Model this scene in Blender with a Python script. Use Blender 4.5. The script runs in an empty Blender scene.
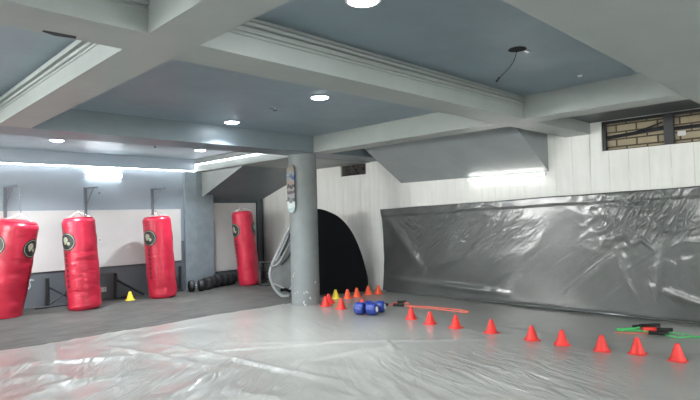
import bpy, bmesh, math, random
from mathutils import Vector, Matrix, noise
random.seed(7)
PI = math.pi
C = bpy.context.scene.collection
CAM_H = 1.42
ZC = 2.71      # ceiling height
ZS = 2.45      # underside of beams
WX = 7.5       # wall on the right
WY = 10.3      # wall with the bags

# ------------------------------------------------------------------ materials
def mat(name, col, rough=0.6, spec=0.5, metal=0.0, noise_amt=0.0, noise_scale=3.0, bump=0.0, bump_scale=40.0,
        emit=None, emit_s=0.0, coat=0.0, col2=None):
    m = bpy.data.materials.new(name); m.use_nodes = True
    nt = m.node_tree; b = nt.nodes['Principled BSDF']
    b.inputs['Base Color'].default_value = (*col, 1)
    b.inputs['Roughness'].default_value = rough
    b.inputs['Specular IOR Level'].default_value = spec
    b.inputs['Metallic'].default_value = metal
    b.inputs['Coat Weight'].default_value = coat
    b.inputs['Coat Roughness'].default_value = 0.15
    g = nt.nodes.new('ShaderNodeNewGeometry')
    if noise_amt > 0 or col2:
        n = nt.nodes.new('ShaderNodeTexNoise'); n.inputs['Scale'].default_value = noise_scale
        n.inputs['Detail'].default_value = 5; n.inputs['Roughness'].default_value = 0.62
        nt.links.new(g.outputs['Position'], n.inputs['Vector'])
        r = nt.nodes.new('ShaderNodeValToRGB')
        c2 = col2 if col2 else tuple(c * (1 - noise_amt) for c in col)
        c1 = col if col2 else tuple(min(1, c * (1 + noise_amt)) for c in col)
        r.color_ramp.elements[0].position = 0.35; r.color_ramp.elements[1].position = 0.65
        r.color_ramp.elements[0].color = (*c2, 1); r.color_ramp.elements[1].color = (*c1, 1)
        nt.links.new(n.outputs['Fac'], r.inputs['Fac']); nt.links.new(r.outputs['Color'], b.inputs['Base Color'])
    if bump > 0:
        n = nt.nodes.new('ShaderNodeTexNoise'); n.inputs['Scale'].default_value = bump_scale; n.inputs['Detail'].default_value = 4
        nt.links.new(g.outputs['Position'], n.inputs['Vector'])
        bp = nt.nodes.new('ShaderNodeBump'); bp.inputs['Strength'].default_value = 1.0; bp.inputs['Distance'].default_value = bump
        nt.links.new(n.outputs['Fac'], bp.inputs['Height']); nt.links.new(bp.outputs['Normal'], b.inputs['Normal'])
    if emit:
        b.inputs['Emission Color'].default_value = (*emit, 1); b.inputs['Emission Strength'].default_value = emit_s
    return m

def N(nt, t, **kw):
    n = nt.nodes.new(t)
    for k, v in kw.items():
        if k.startswith('i_'): n.inputs[k[2:].replace('_', ' ')].default_value = v
        else: setattr(n, k, v)
    return n
def M(nt, op, a, b=None, c=None):
    n = nt.nodes.new('ShaderNodeMath'); n.operation = op
    for i, v in enumerate((a, b, c)):
        if v is None: continue
        if isinstance(v, (int, float)): n.inputs[i].default_value = v
        else: nt.links.new(v, n.inputs[i])
    return n.outputs[0]
def ANI(nt, vec, axis, ang, freq):
    # turns the vector by -ang about the axis, then multiplies by freq
    m = nt.nodes.new('ShaderNodeMapping'); m.vector_type = 'TEXTURE'
    rot = [0, 0, 0]; rot['XYZ'.index(axis)] = ang; m.inputs['Rotation'].default_value = rot
    m.inputs['Scale'].default_value = [1 / f for f in freq]
    nt.links.new(vec, m.inputs['Vector']); return m
def MIX(nt, f, a, b):
    n = nt.nodes.new('ShaderNodeMix'); n.data_type = 'RGBA'
    if isinstance(f, (int, float)): n.inputs[0].default_value = f
    else: nt.links.new(f, n.inputs[0])
    for i, v in ((6, a), (7, b)):
        if isinstance(v, tuple): n.inputs[i].default_value = (*v, 1)
        else: nt.links.new(v, n.inputs[i])
    return n.outputs[2]

ceil_m = mat('ceiling_paint', (0.200, 0.255, 0.290), 0.42, 0.4, noise_amt=0.08, noise_scale=1.6, bump=0.0015, bump_scale=9)
beam_m = mat('beam_paint', (0.262, 0.285, 0.272), 0.42, 0.4, noise_amt=0.06, noise_scale=1.8, bump=0.001, bump_scale=9)
column_m = mat('column_paint_plain', (0.25, 0.27, 0.27), 0.6, 0.35, noise_amt=0.10, noise_scale=4, bump=0.002, bump_scale=14)
white_cap = mat('light_trim', (0.8, 0.8, 0.8), 0.4)
panel_white = mat('white_board', (0.57, 0.565, 0.55), 0.5, 0.4, noise_amt=0.04, noise_scale=1.2)
black_steel = mat('black_steel', (0.018, 0.019, 0.022), 0.45, 0.5)
grey_steel = mat('grey_steel', (0.15, 0.17, 0.19), 0.45, 0.5, metal=0.3)
chrome = mat('chrome', (0.75, 0.75, 0.77), 0.2, 0.5, metal=1.0)
rubber = mat('black_rubber', (0.018, 0.018, 0.02), 0.55, 0.5)
cone_red = mat('cone_red', (0.70, 0.030, 0.022), 0.38, 0.5)
cone_orange = mat('cone_orange', (0.85, 0.10, 0.03), 0.4, 0.5)
cone_yellow = mat('cone_yellow', (0.85, 0.62, 0.04), 0.4, 0.5)
blue_vinyl = mat('blue_vinyl', (0.012, 0.035, 0.22), 0.32, 0.5, noise_amt=0.12, noise_scale=20)
cap_white = mat('white_cap', (0.75, 0.76, 0.76), 0.4)
coral = mat('coral_tube', (0.85, 0.16, 0.10), 0.4)
green_t = mat('green_tube', (0.08, 0.55, 0.16), 0.4)
foam = mat('black_foam', (0.012, 0.012, 0.012), 0.8)
plastic_w = mat('white_plastic', (0.68, 0.68, 0.66), 0.35)
dark_hole = mat('dark_void', (0.01, 0.01, 0.01), 0.9)
led_m = mat('led_white', (0.9, 0.9, 0.9), 0.5, emit=(0.93, 0.97, 1.0), emit_s=11.0)
tube_m = mat('tube_white', (0.9, 0.9, 0.9), 0.5, emit=(0.90, 0.96, 1.0), emit_s=12.0)
tube_warm = mat('tube_warm_white', (0.9, 0.9, 0.9), 0.5, emit=(1.0, 0.98, 0.92), emit_s=8.0)
spot_m = mat('downlight_lens', (0.9, 0.9, 0.9), 0.5, emit=(0.88, 0.94, 1.0), emit_s=30.0)
tent_black = mat('tent_black', (0.004, 0.0045, 0.006), 0.85, 0.2)
tent_grey = mat('tent_grey', (0.20, 0.21, 0.21), 0.45, 0.4, noise_amt=0.15, noise_scale=6, bump=0.006, bump_scale=7)
tent_dark = mat('tent_dark_grey', (0.035, 0.037, 0.04), 0.5, 0.4)
tent_pipe = mat('tent_piping', (0.42, 0.43, 0.43), 0.45)
brick_dark = mat('dark_brick', (0.05, 0.045, 0.04), 0.9, noise_amt=0.5, noise_scale=22, bump=0.01, bump_scale=25)
scribble_m = mat('chalk_white', (0.45, 0.47, 0.48), 0.8)

def bag_material():
    m = bpy.data.materials.new('bag_red'); m.use_nodes = True; nt = m.node_tree; b = nt.nodes['Principled BSDF']
    b.inputs['Roughness'].default_value = 0.36; b.inputs['Specular IOR Level'].default_value = 0.5
    tc = N(nt, 'ShaderNodeTexCoord')
    n1 = N(nt, 'ShaderNodeTexNoise', i_Scale=3.0, i_Detail=4.0)
    nt.links.new(tc.outputs['Object'], n1.inputs['Vector'])
    r = N(nt, 'ShaderNodeValToRGB'); r.color_ramp.elements[0].position = .3; r.color_ramp.elements[1].position = .7
    r.color_ramp.elements[0].color = (0.42, 0.010, 0.034, 1); r.color_ramp.elements[1].color = (0.56, 0.022, 0.056, 1)
    nt.links.new(n1.outputs['Fac'], r.inputs['Fac']); nt.links.new(r.outputs['Color'], b.inputs['Base Color'])
    mp = N(nt, 'ShaderNodeMapping'); mp.inputs['Scale'].default_value = (2.2, 2.2, 14)
    nt.links.new(tc.outputs['Object'], mp.inputs['Vector'])
    n2 = N(nt, 'ShaderNodeTexNoise', i_Scale=1.0, i_Detail=3.0); nt.links.new(mp.outputs['Vector'], n2.inputs['Vector'])
    bp = N(nt, 'ShaderNodeBump'); bp.inputs['Strength'].default_value = 1; bp.inputs['Distance'].default_value = 0.012
    nt.links.new(n2.outputs['Fac'], bp.inputs['Height']); nt.links.new(bp.outputs['Normal'], b.inputs['Normal'])
    return m
bag_red = bag_material()
bag_dark = mat('bag_badge_black', (0.015, 0.017, 0.018), 0.5)
badge_gold = mat('badge_pale', (0.36, 0.38, 0.27), 0.5)

def right_wall_material():
    m = bpy.data.materials.new('white_wall_boards'); m.use_nodes = True; nt = m.node_tree; b = nt.nodes['Principled BSDF']
    b.inputs['Roughness'].default_value = 0.5
    g = N(nt, 'ShaderNodeNewGeometry'); s = N(nt, 'ShaderNodeSeparateXYZ'); nt.links.new(g.outputs['Position'], s.inputs[0])
    nz = N(nt, 'ShaderNodeTexNoise', i_Scale=1.7, i_Detail=5.0); nt.links.new(g.outputs['Position'], nz.inputs['Vector'])
    mp = N(nt, 'ShaderNodeMapping'); mp.inputs['Scale'].default_value = (1, 9, 1.2); nt.links.new(g.outputs['Position'], mp.inputs['Vector'])
    nz2 = N(nt, 'ShaderNodeTexNoise', i_Scale=1.5, i_Detail=4.0); nt.links.new(mp.outputs['Vector'], nz2.inputs['Vector'])
    f = M(nt, 'FRACT', M(nt, 'DIVIDE', s.outputs[1], 0.245))
    d = M(nt, 'ABSOLUTE', M(nt, 'SUBTRACT', f, 0.5))
    seam = M(nt, 'MULTIPLY', M(nt, 'LESS_THAN', d, 0.016), M(nt, 'GREATER_THAN', nz2.outputs['Fac'], 0.38))
    r = N(nt, 'ShaderNodeValToRGB'); r.color_ramp.elements[0].position = .32; r.color_ramp.elements[1].position = .62
    r.color_ramp.elements[0].color = (0.72, 0.725, 0.68, 1); r.color_ramp.elements[1].color = (0.82, 0.825, 0.79, 1)
    nt.links.new(M(nt, 'ADD', M(nt, 'MULTIPLY', nz.outputs['Fac'], .5), M(nt, 'MULTIPLY', nz2.outputs['Fac'], .5)), r.inputs['Fac'])
    c = MIX(nt, M(nt, 'MULTIPLY', seam, 0.22), r.outputs['Color'], (0.30, 0.29, 0.26))
    nt.links.new(c, b.inputs['Base Color'])
    bp = N(nt, 'ShaderNodeBump'); bp.inputs['Strength'].default_value = 1; bp.inputs['Distance'].default_value = 0.006
    nt.links.new(M(nt, 'SUBTRACT', M(nt, 'MULTIPLY', nz2.outputs['Fac'], .8), M(nt, 'MULTIPLY', seam, .3)), bp.inputs['Height'])
    nt.links.new(bp.outputs['Normal'], b.inputs['Normal'])
    return m
wall_boards = right_wall_material()

def bag_wall_material():
    m = bpy.data.materials.new('painted_wall_bands'); m.use_nodes = True; nt = m.node_tree; b = nt.nodes['Principled BSDF']
    b.inputs['Roughness'].default_value = 0.42
    g = N(nt, 'ShaderNodeNewGeometry'); s = N(nt, 'ShaderNodeSeparateXYZ'); nt.links.new(g.outputs['Position'], s.inputs[0])
    nz = N(nt, 'ShaderNodeTexNoise', i_Scale=2.0, i_Detail=6.0); nt.links.new(g.outputs['Position'], nz.inputs['Vector'])
    low = MIX(nt, nz.outputs['Fac'], (0.085, 0.098, 0.112), (0.125, 0.14, 0.155))
    up = MIX(nt, nz.outputs['Fac'], (0.25, 0.30, 0.345), (0.31, 0.36, 0.40))
    hi = M(nt, 'GREATER_THAN', s.outputs[2], 1.0)
    nt.links.new(MIX(nt, hi, low, up), b.inputs['Base Color'])
    return m
bag_wall_m = bag_wall_material()
pillar_m = mat('pillar_paint', (0.225, 0.265, 0.29), 0.45, 0.4, noise_amt=0.10, noise_scale=5, bump=0.002, bump_scale=10)
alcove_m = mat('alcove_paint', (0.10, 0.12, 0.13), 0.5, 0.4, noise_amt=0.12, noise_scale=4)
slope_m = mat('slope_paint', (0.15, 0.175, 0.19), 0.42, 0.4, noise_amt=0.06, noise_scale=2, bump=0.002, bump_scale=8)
box_m = mat('box_paint', (0.26, 0.285, 0.29), 0.42, 0.4, noise_amt=0.06, noise_scale=2, bump=0.002, bump_scale=8)

def dark_floor_material():
    m = bpy.data.materials.new('dark_floor'); m.use_nodes = True; nt = m.node_tree; b = nt.nodes['Principled BSDF']
    b.inputs['Roughness'].default_value = 0.62; b.inputs['Specular IOR Level'].default_value = 0.3
    g = N(nt, 'ShaderNodeNewGeometry')
    n1 = N(nt, 'ShaderNodeTexNoise', i_Scale=2.2, i_Detail=9.0, i_Roughness=0.72); nt.links.new(g.outputs['Position'], n1.inputs['Vector'])
    mp = N(nt, 'ShaderNodeMapping'); mp.inputs['Scale'].default_value = (1.0, 5, 1); mp.inputs['Rotation'].default_value = (0, 0, 0.1)
    nt.links.new(g.outputs['Position'], mp.inputs['Vector'])
    n2 = N(nt, 'ShaderNodeTexNoise', i_Scale=2.2, i_Detail=6.0); nt.links.new(mp.outputs['Vector'], n2.inputs['Vector'])
    r = N(nt, 'ShaderNodeValToRGB'); r.color_ramp.elements[0].position = .36; r.color_ramp.elements[1].position = .66
    r.color_ramp.elements[0].color = (0.040, 0.041, 0.038, 1); r.color_ramp.elements[1].color = (0.110, 0.110, 0.100, 1)
    nt.links.new(M(nt, 'ADD', M(nt, 'MULTIPLY', n1.outputs['Fac'], .5), M(nt, 'MULTIPLY', n2.outputs['Fac'], .5)), r.inputs['Fac'])
    nt.links.new(r.outputs['Color'], b.inputs['Base Color'])
    bp = N(nt, 'ShaderNodeBump'); bp.inputs['Strength'].default_value = 1; bp.inputs['Distance'].default_value = 0.004
    nt.links.new(n2.outputs['Fac'], bp.inputs['Height']); nt.links.new(bp.outputs['Normal'], b.inputs['Normal'])
    return m
dark_floor = dark_floor_material()

def sheet_material(name, c1, c2, rough, fine, crumple, scale, rot, patch=None, axes=(1, 2), coat=(.3, .12)):
    m = bpy.data.materials.new(name); m.use_nodes = True; nt = m.node_tree; b = nt.nodes['Principled BSDF']
    b.inputs['Roughness'].default_value = rough; b.inputs['Specular IOR Level'].default_value = 0.5
    b.inputs['Coat Weight'].default_value = coat[0]; b.inputs['Coat Roughness'].default_value = coat[1]; b.inputs['Coat IOR'].default_value = 1.5
    g = N(nt, 'ShaderNodeNewGeometry')
    n1 = N(nt, 'ShaderNodeTexNoise', i_Scale=0.9, i_Detail=6.0, i_Roughness=0.6); nt.links.new(g.outputs['Position'], n1.inputs['Vector'])
    r = N(nt, 'ShaderNodeValToRGB'); r.color_ramp.elements[0].position = .35; r.color_ramp.elements[1].position = .65
    r.color_ramp.elements[0].color = (*c1, 1); r.color_ramp.elements[1].color = (*c2, 1)
    nt.links.new(n1.outputs['Fac'], r.inputs['Fac']); nt.links.new(r.outputs['Color'], b.inputs['Base Color'])
    mp = ANI(nt, g.outputs['Position'], *rot, scale)
    n2 = N(nt, 'ShaderNodeTexNoise', i_Scale=1.0, i_Detail=4.0, i_Distortion=0.6); nt.links.new(mp.outputs['Vector'], n2.inputs['Vector'])
    ridge = M(nt, 'ABSOLUTE', M(nt, 'SUBTRACT', n2.outputs['Fac'], 0.5))
    n3 = N(nt, 'ShaderNodeTexNoise', i_Scale=0.8, i_Detail=2.0); nt.links.new(g.outputs['Position'], n3.inputs['Vector'])
    mask = M(nt, 'MULTIPLY', M(nt, 'MAXIMUM', M(nt, 'SUBTRACT', n3.outputs['Fac'], 0.40), 0.02), 5.0)
    vor = N(nt, 'ShaderNodeTexVoronoi', feature='DISTANCE_TO_EDGE'); vor.inputs['Scale'].default_value = 2.2
    dv = N(nt, 'ShaderNodeVectorMath', operation='ADD'); nt.links.new(g.outputs['Position'], dv.inputs[0]); nt.links.new(n2.outputs['Color'], dv.inputs[1])
    nt.links.new(dv.outputs[0], vor.inputs['Vector'])
    h = M(nt, 'ADD', M(nt, 'MULTIPLY', M(nt, 'MULTIPLY', ridge, mask), fine), M(nt, 'MULTIPLY', M(nt, 'MINIMUM', vor.outputs['Distance'], 0.2), crumple))
    if patch:
        s = N(nt, 'ShaderNodeSeparateXYZ'); nt.links.new(g.outputs['Position'], s.inputs[0])
        for (cy, cz, ry, rz, sc, amp, asp) in patch:
            ey = M(nt, 'ABSOLUTE', M(nt, 'DIVIDE', M(nt, 'SUBTRACT', s.outputs[axes[0]], cy), ry))
            ez = M(nt, 'ABSOLUTE', M(nt, 'DIVIDE', M(nt, 'SUBTRACT', s.outputs[axes[1]], cz), rz))
            mk = M(nt, 'MAXIMUM', M(nt, 'SUBTRACT', 1.0, M(nt, 'ADD', M(nt, 'MULTIPLY', ey, ey), M(nt, 'MULTIPLY', ez, ez))), 0.0)
            m2 = ANI(nt, g.outputs['Position'], 'X', asp, (1, sc * .22, sc)) if axes == (1, 2) else ANI(nt, g.outputs['Position'], 'Z', asp, (sc, sc * .2, 1))
            nn = N(nt, 'ShaderNodeTexNoise', i_Scale=1.0, i_Detail=2.5, i_Distortion=0.8); nt.links.new(m2.outputs['Vector'], nn.inputs['Vector'])
            rd = M(nt, 'ABSOLUTE', M(nt, 'SUBTRACT', nn.outputs['Fac'], 0.5))
            h = M(nt, 'ADD', h, M(nt, 'MULTIPLY', M(nt, 'MULTIPLY', rd, mk), amp))
    bp = N(nt, 'ShaderNodeBump'); bp.inputs['Strength'].default_value = 1; bp.inputs['Distance'].default_value = 1.0
    nt.links.new(h, bp.inputs['Height']); nt.links.new(bp.outputs['Normal'], b.inputs['Normal']); nt.links.new(bp.outputs['Normal'], b.inputs['Coat Normal'])
    return m
floor_sheet_m = sheet_material('floor_sheet_vinyl', (0.245, 0.245, 0.226), (0.290, 0.290, 0.268), 0.30, 0.010, 0.004, (5.5, 1.0, 1), ('Z', -0.30), axes=(0, 1), coat=(.35, .10),
    patch=[(4.45, 2.3, 1.1, 1.1, 9, .085, -.30), (2.35, 4.6, 1.3, 1.5, 6, .040, -.96), (1.6, 5.6, 1.0, .9, 5, .030, -.5), (3.6, 3.2, 1.0, 1.0, 5, .018, -.6)])
wall_sheet_m = sheet_material('wall_sheet_vinyl', (0.072, 0.081, 0.078), (0.094, 0.103, 0.099), 0.24, 0.010, 0.001, (1, .8, 4.5), ('X', 2.5),
    patch=[(2.1, 1.30, .65, .42, 15, .050, 2.1), (1.2, 1.2, .5, .5, 12, .035, 2.9), (1.9, .45, .5, .35, 9, .018, 1.4), (4.9, 1.15, 1.5, .6, 10, .026, 2.45), (6.1, 1.2, .6, .4, 10, .026, .75)])

def brick_material():
    m = bpy.data.materials.new('buff_brick'); m.use_nodes = True; nt = m.node_tree; b = nt.nodes['Principled BSDF']
    b.inputs['Roughness'].default_value = 0.85
    g = N(nt, 'ShaderNodeNewGeometry'); s = N(nt, 'ShaderNodeSeparateXYZ'); nt.links.new(g.outputs['Position'], s.inputs[0])
    cb = N(nt, 'ShaderNodeCombineXYZ'); nt.links.new(s.outputs[1], cb.inputs[0]); nt.links.new(s.outputs[2], cb.inputs[1])
    br = N(nt, 'ShaderNodeTexBrick'); nt.links.new(cb.outputs[0], br.inputs['Vector'])
    br.inputs['Color1'].default_value = (0.50, 0.42, 0.28, 1); br.inputs['Color2'].default_value = (0.36, 0.31, 0.22, 1)
    br.inputs['Mortar'].default_value = (0.05, 0.045, 0.04, 1); br.inputs['Scale'].default_value = 1.0
    br.inputs['Mortar Size'].default_value = 0.010; br.inputs['Brick Width'].default_value = 0.25; br.inputs['Row Height'].default_value = 0.098
    nz = N(nt, 'ShaderNodeTexNoise', i_Scale=14.0, i_Detail=5.0); nt.links.new(g.outputs['Position'], nz.inputs['Vector'])
    c = MIX(nt, M(nt, 'MULTIPLY', nz.outputs['Fac'], 0.5), br.outputs['Color'], (0.20, 0.16, 0.10))
    nt.links.new(c, b.inputs['Base Color'])
    bp = N(nt, 'ShaderNodeBump'); bp.inputs['Distance'].default_value = 0.01
    nt.links.new(M(nt, 'SUBTRACT', nz.outputs['Fac'], br.outputs['Fac']), bp.inputs['Height']); nt.links.new(bp.outputs['Normal'], b.inputs['Normal'])
    return m
brick_m = brick_material()

# ------------------------------------------------------------------ mesh helpers
def box(bm, x0, x1, y0, y1, z0, z1, mtx=None):
    v = [bm.verts.new(Vector(p) if mtx is None else mtx @ Vector(p)) for p in
         ((x0, y0, z0), (x1, y0, z0), (x1, y1, z0), (x0, y1, z0), (x0, y0, z1), (x1, y0, z1), (x1, y1, z1), (x0, y1, z1))]
    for f in ((0, 3, 2, 1), (4, 5, 6, 7), (0, 1, 5, 4), (1, 2, 6, 5), (2, 3, 7, 6), (3, 0, 4, 7)):
        bm.faces.new([v[i] for i in f])
def prism(bm, pts, ext):
    ext = Vector(ext); a = [bm.verts.new(Vector(p)) for p in pts]; b = [bm.verts.new(Vector(p) + ext) for p in pts]
    n = len(pts)
    bm.faces.new(a[::-1]); bm.faces.new(b)
    for i in range(n): bm.faces.new((a[i], a[(i + 1) % n], b[(i + 1) % n], b[i]))
def frame_of(t, ref=None):
    t = t.normalized(); r = ref or (Vector((0, 0, 1)) if abs(t.z) < .95 else Vector((1, 0, 0)))
    u = r.cross(t).normalized(); return u, t.cross(u)
def sweep(bm, pts, rad, n=8, closed=False, caps=True, flat=None):
    pts = [Vector(p) for p in pts]; K = len(pts); rings = []
    for i, p in enumerate(pts):
        if closed: t = pts[(i + 1) % K] - pts[i - 1]
        else: t = pts[min(i + 1, K - 1)] - pts[max(i - 1, 0)]
        u, w = frame_of(t)
        r = rad[i] if isinstance(rad, (list, tuple)) else rad
        rings.append([bm.verts.new(p + r * (math.cos(2 * PI * k / n) * u + math.sin(2 * PI * k / n) * w * (flat or 1))) for k in range(n)])
    for i in range(K if closed else K - 1):
        a, b = rings[i], rings[(i + 1) % K]
        for k in range(n): bm.faces.new((a[k], a[(k + 1) % n], b[(k + 1) % n], b[k]))
    if caps and not closed:
        bm.faces.new(rings[0][::-1]); bm.faces.new(rings[-1])
def smooth_path(pts, sub=8):
    pts = [Vector(p) for p in pts]; out = []
    for i in range(len(pts) - 1):
        p0, p1, p2, p3 = pts[max(i - 1, 0)], pts[i], pts[i + 1], pts[min(i + 2, len(pts) - 1)]
        for k in range(sub):
            t = k / sub
            out.append(0.5 * ((2 * p1) + (p2 - p0) * t + (2 * p0 - 5 * p1 + 4 * p2 - p3) * t * t + (3 * p1 - p0 - 3 * p2 + p3) * t ** 3))
    out.append(pts[-1]); return out
def lathe(bm, prof, n=32, mtx=None, caps=True):
    rings = []
    for r, z in prof:
        rings.append([bm.verts.new((mtx or Matrix()) @ Vector((r * math.cos(2 * PI * k / n), r * math.sin(2 * PI * k / n), z))) for k in range(n)])
    for a, b in zip(rings, rings[1:]):
        for k in range(n): bm.faces.new((a[k], a[(k + 1) % n], b[(k + 1) % n], b[k]))
    if caps:
        bm.faces.new(rings[0][::-1]); bm.faces.new(rings[-1])
def axis_mtx(p, d):
    return Matrix.Translation(Vector(p)) @ Vector(d).to_track_quat('Z', 'Y').to_matrix().to_4x4()
def obj(name, bm, m, parent=None, smooth=False, bevel=0.0, seg=2):
    bmesh.ops.recalc_face_normals(bm, faces=bm.faces)
    me = bpy.data.meshes.new(name); bm.to_mesh(me); bm.free(); me.materials.append(m)
    o = bpy.data.objects.new(name, me); C.objects.link(o)
    if smooth:
        me.shade_smooth()
        try: me.set_sharp_from_angle(angle=math.radians(40))
        except Exception: pass
    if bevel > 0:
        b = o.modifiers.new('bevel', 'BEVEL'); b.width = bevel; b.segments = seg; b.limit_method = 'ANGLE'
    if parent: o.parent = parent
    return o
def struct(name, bm, m, bevel=0.0, smooth=False):
    o = obj(name, bm, m, None, smooth, bevel); o['kind'] = 'structure'; return o
def tag(o, label, cat, group=None):
    o['label'] = label; o['category'] = cat
    if group: o['group'] = group
    return o
def thing(name, label, cat, loc=(0, 0, 0), group=None, rot=(0, 0, 0)):
    o = bpy.data.objects.new(name, None); C.objects.link(o); o.location = loc; o.rotation_euler = rot
    o.empty_display_size = .1
    return tag(o, label, cat, group)
def dup(root, loc, label, rot=None, scale=None, mats=None):
    r = root.copy(); C.objects.link(r); r.location = loc; r['label'] = label
    if rot is not None: r.rotation_euler = rot
    if scale: r.scale = (scale,) * 3
    for ch in list(root.children):
        c = ch.copy(); C.objects.link(c); c.parent = r
        if mats and ch.name.split('.')[0] in mats:
            c.data = ch.data.copy(); c.data.materials[0] = mats[ch.name.split('.')[0]]
        for g in list(ch.children):
            d = g.copy(); C.objects.link(d); d.parent = c
    return r
B = bmesh.new

# ------------------------------------------------------------------ setting: floor, walls, ceiling
bm = B(); box(bm, -3, 7.75, -3, 10.75, -0.12, 0); struct('floor', bm, dark_floor)
bm = B(); box(bm, -3.12, 7.75, -3.12, 10.75, ZC, ZC + 0.12)
ceiling = struct('ceiling', bm, ceil_m)
bm = B(); box(bm, -3.12, -3, -3.12, 10.75, 0, ZC); struct('wall_left', bm, bag_wall_m)
bm = B(); box(bm, -3, 7.75, -3.12, -3, 0, ZC); struct('wall_front', bm, wall_boards)
bm = B(); box(bm, -3, 5.62, WY, WY + .45, 0, ZC)
struct('wall_back', bm, bag_wall_m)
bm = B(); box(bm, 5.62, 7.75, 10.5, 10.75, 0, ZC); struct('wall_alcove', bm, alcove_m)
# right wall with the window and the broken hole left open
bm = B()
ys = [-3, 0.7, 2.66, 7.07, 7.78, 10.5]; zs = [0, 2.20, 2.225, 2.44, 2.60, ZC]
for i in range(5):
    for j in range(5):
        y0, y1, z0, z1 = ys[i], ys[i + 1], zs[j], zs[j + 1]
        if i == 1 and j in (1, 2, 3): continue
        if i == 3 and j == 2: continue
        box(bm, WX, WX + .11, y0, y1, z0, z1)
bmesh.ops.remove_doubles(bm, verts=bm.verts, dist=1e-5)
struct('wall_right', bm, wall_boards)
bm = B(); box(bm, WX + .11, WX + .24, -3, 10.5, 0, ZC); struct('wall_outer', bm, brick_m)
bm = B(); box(bm, WX + .06, WX + .108, 7.07, 7.78, 2.225, 2.44)
for k in range(9):
    y = 7.10 + .072 * k
    box(bm, WX + .03, WX + .07, y, y + .055 * random.uniform(.6, 1), 2.23 + .07 * (k % 3), 2.29 + .07 * (k % 3))
for k in range(14):    # ragged lower edge of the broken boards
    y = 7.07 + .05 * k
    h = random.uniform(.005, .035)
    prism(bm, [(WX + .02, y, 2.225), (WX + .02, y + .05, 2.225), (WX + .02, y + .02, 2.225 + h)], (.02, 0, 0))
struct('window_2', bm, brick_dark)

# near-wall beams: each one a beam of its own
def beam(x0, x1, y0, y1, m=beam_m, z0=ZS, z1=ZC, name='beam'):
    bm = B(); box(bm, x0, x1, y0, y1, z0, z1); return struct(name, bm, m, bevel=0.006)
def beam_row(y0, y1, xs_):
    for a_, b_ in xs_: beam(a_, b_, y0, y1)
bm = B()                                 # beams across the room and over the column
for y0, y1 in ((2.80, 3.15),): box(bm, -3, WX, y0, y1, ZS, ZC)
# long beams fitted between them
for x0, x1 in ((1.265, 1.575), (5.56, 5.90)):
    for y0, y1 in ((1.27, 2.80), (3.15, 6.37)): box(bm, x0, x1, y0, y1, ZS, ZC)
struct('beam', bm, beam_m)
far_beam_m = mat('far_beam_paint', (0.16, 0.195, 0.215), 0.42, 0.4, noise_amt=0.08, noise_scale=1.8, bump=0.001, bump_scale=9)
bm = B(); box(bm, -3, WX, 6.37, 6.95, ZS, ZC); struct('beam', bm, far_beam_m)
beam(-3, WX, -0.6, 1.27)                # broad dropped beam near the camera
beam(5.60, WX, 6.95, 10.5, z0=2.44, name='beam')   # bulkhead over the alcove
# moulding lines on the beam sides
def moulding_x(x0, x1, y, s, name='moulding'):
    bm = B()
    for z0, z1, d in ((2.575, 2.587, .010), (2.600, 2.624, .020), (2.640, 2.664, .034), (2.676, 2.692, .020)):
        box(bm, x0, x1, min(y, y + s * d), max(y, y + s * d), z0, z1)
    struct(name, bm, beam_m, bevel=.003)
def moulding_y(y0, y1, x, s, name='moulding'):
    bm = B()
    for z0, z1, d in ((2.575, 2.587, .010), (2.600, 2.624, .020), (2.640, 2.664, .034), (2.676, 2.692, .020)):
        box(bm, min(x, x + s * d), max(x, x + s * d), y0, y1, z0, z1)
    struct(name, bm, beam_m, bevel=.003)
moulding_x(1.575, 5.56, 2.80, -1); moulding_x(-3, 1.265, 2.80, -1)
moulding_y(3.15, 6.37, 1.265, -1)

# lower ceiling strip beside the boarded wall; shade is put into its dark colour
strip_shade = mat('strip_painted_shade', (0.055, 0.068, 0.075), 0.45, 0.4, noise_amt=.1, noise_scale=3)
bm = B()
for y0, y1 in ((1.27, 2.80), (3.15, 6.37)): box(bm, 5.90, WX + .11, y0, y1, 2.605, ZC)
struct('ceiling_strip', bm, strip_shade)
# slanted box on the boarded wall
bm = B()
prism(bm, [(WX, 3.41, 1.99), (WX, 3.41, 2.607), (6.45, 3.41, 2.607)], (0, 2.78, 0))
struct('slanted_slab', bm, box_m, bevel=.005)
# slanted slab in the alcove (underside of stairs)
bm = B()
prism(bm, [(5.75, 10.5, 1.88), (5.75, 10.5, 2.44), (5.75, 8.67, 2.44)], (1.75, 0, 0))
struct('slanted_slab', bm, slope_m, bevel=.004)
bm = B(); prism(bm, [(5.746, 10.3, 1.885), (5.746, 10.3, 2.44), (5.746, 8.67, 2.44)], (.004, 0, 0))
struct('slanted_slab_side', bm, beam_m)
# pillar at the end of the bag wall
bm = B(); box(bm, 5.34, 5.62, 10.22, WY + .01, 0, 2.44); box(bm, 5.62, 6.02, 10.24, 10.5, 0, 2.44)
struct('pillar', bm, pillar_m, bevel=.006)
bm = B(); box(bm, 6.02, 6.12, 10.44, 10.5, 0, 1.9); box(bm, 7.30, 7.42, 10.44, 10.5, 0, 1.9); box(bm, 6.12, 7.30, 10.455, 10.5, 1.80, 1.9)
struct('alcove_frame', bm, alcove_m, bevel=.003)
# white boards
bm = B(); box(bm, -3, 5.27, WY - .025, WY, .60, 1.66); struct('wall_panel', bm, panel_white, bevel=.003)
bm = B(); box(bm, 6.15, 7.28, 10.47, 10.5, .27, 1.79); struct('wall_panel', bm, panel_white, bevel=.003)
# cornice band above the strip light
bm = B(); box(bm, -3, 5.60, WY - .05, WY, 2.47, ZC); struct('cornice', bm, bag_wall_m, bevel=.003)

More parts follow.
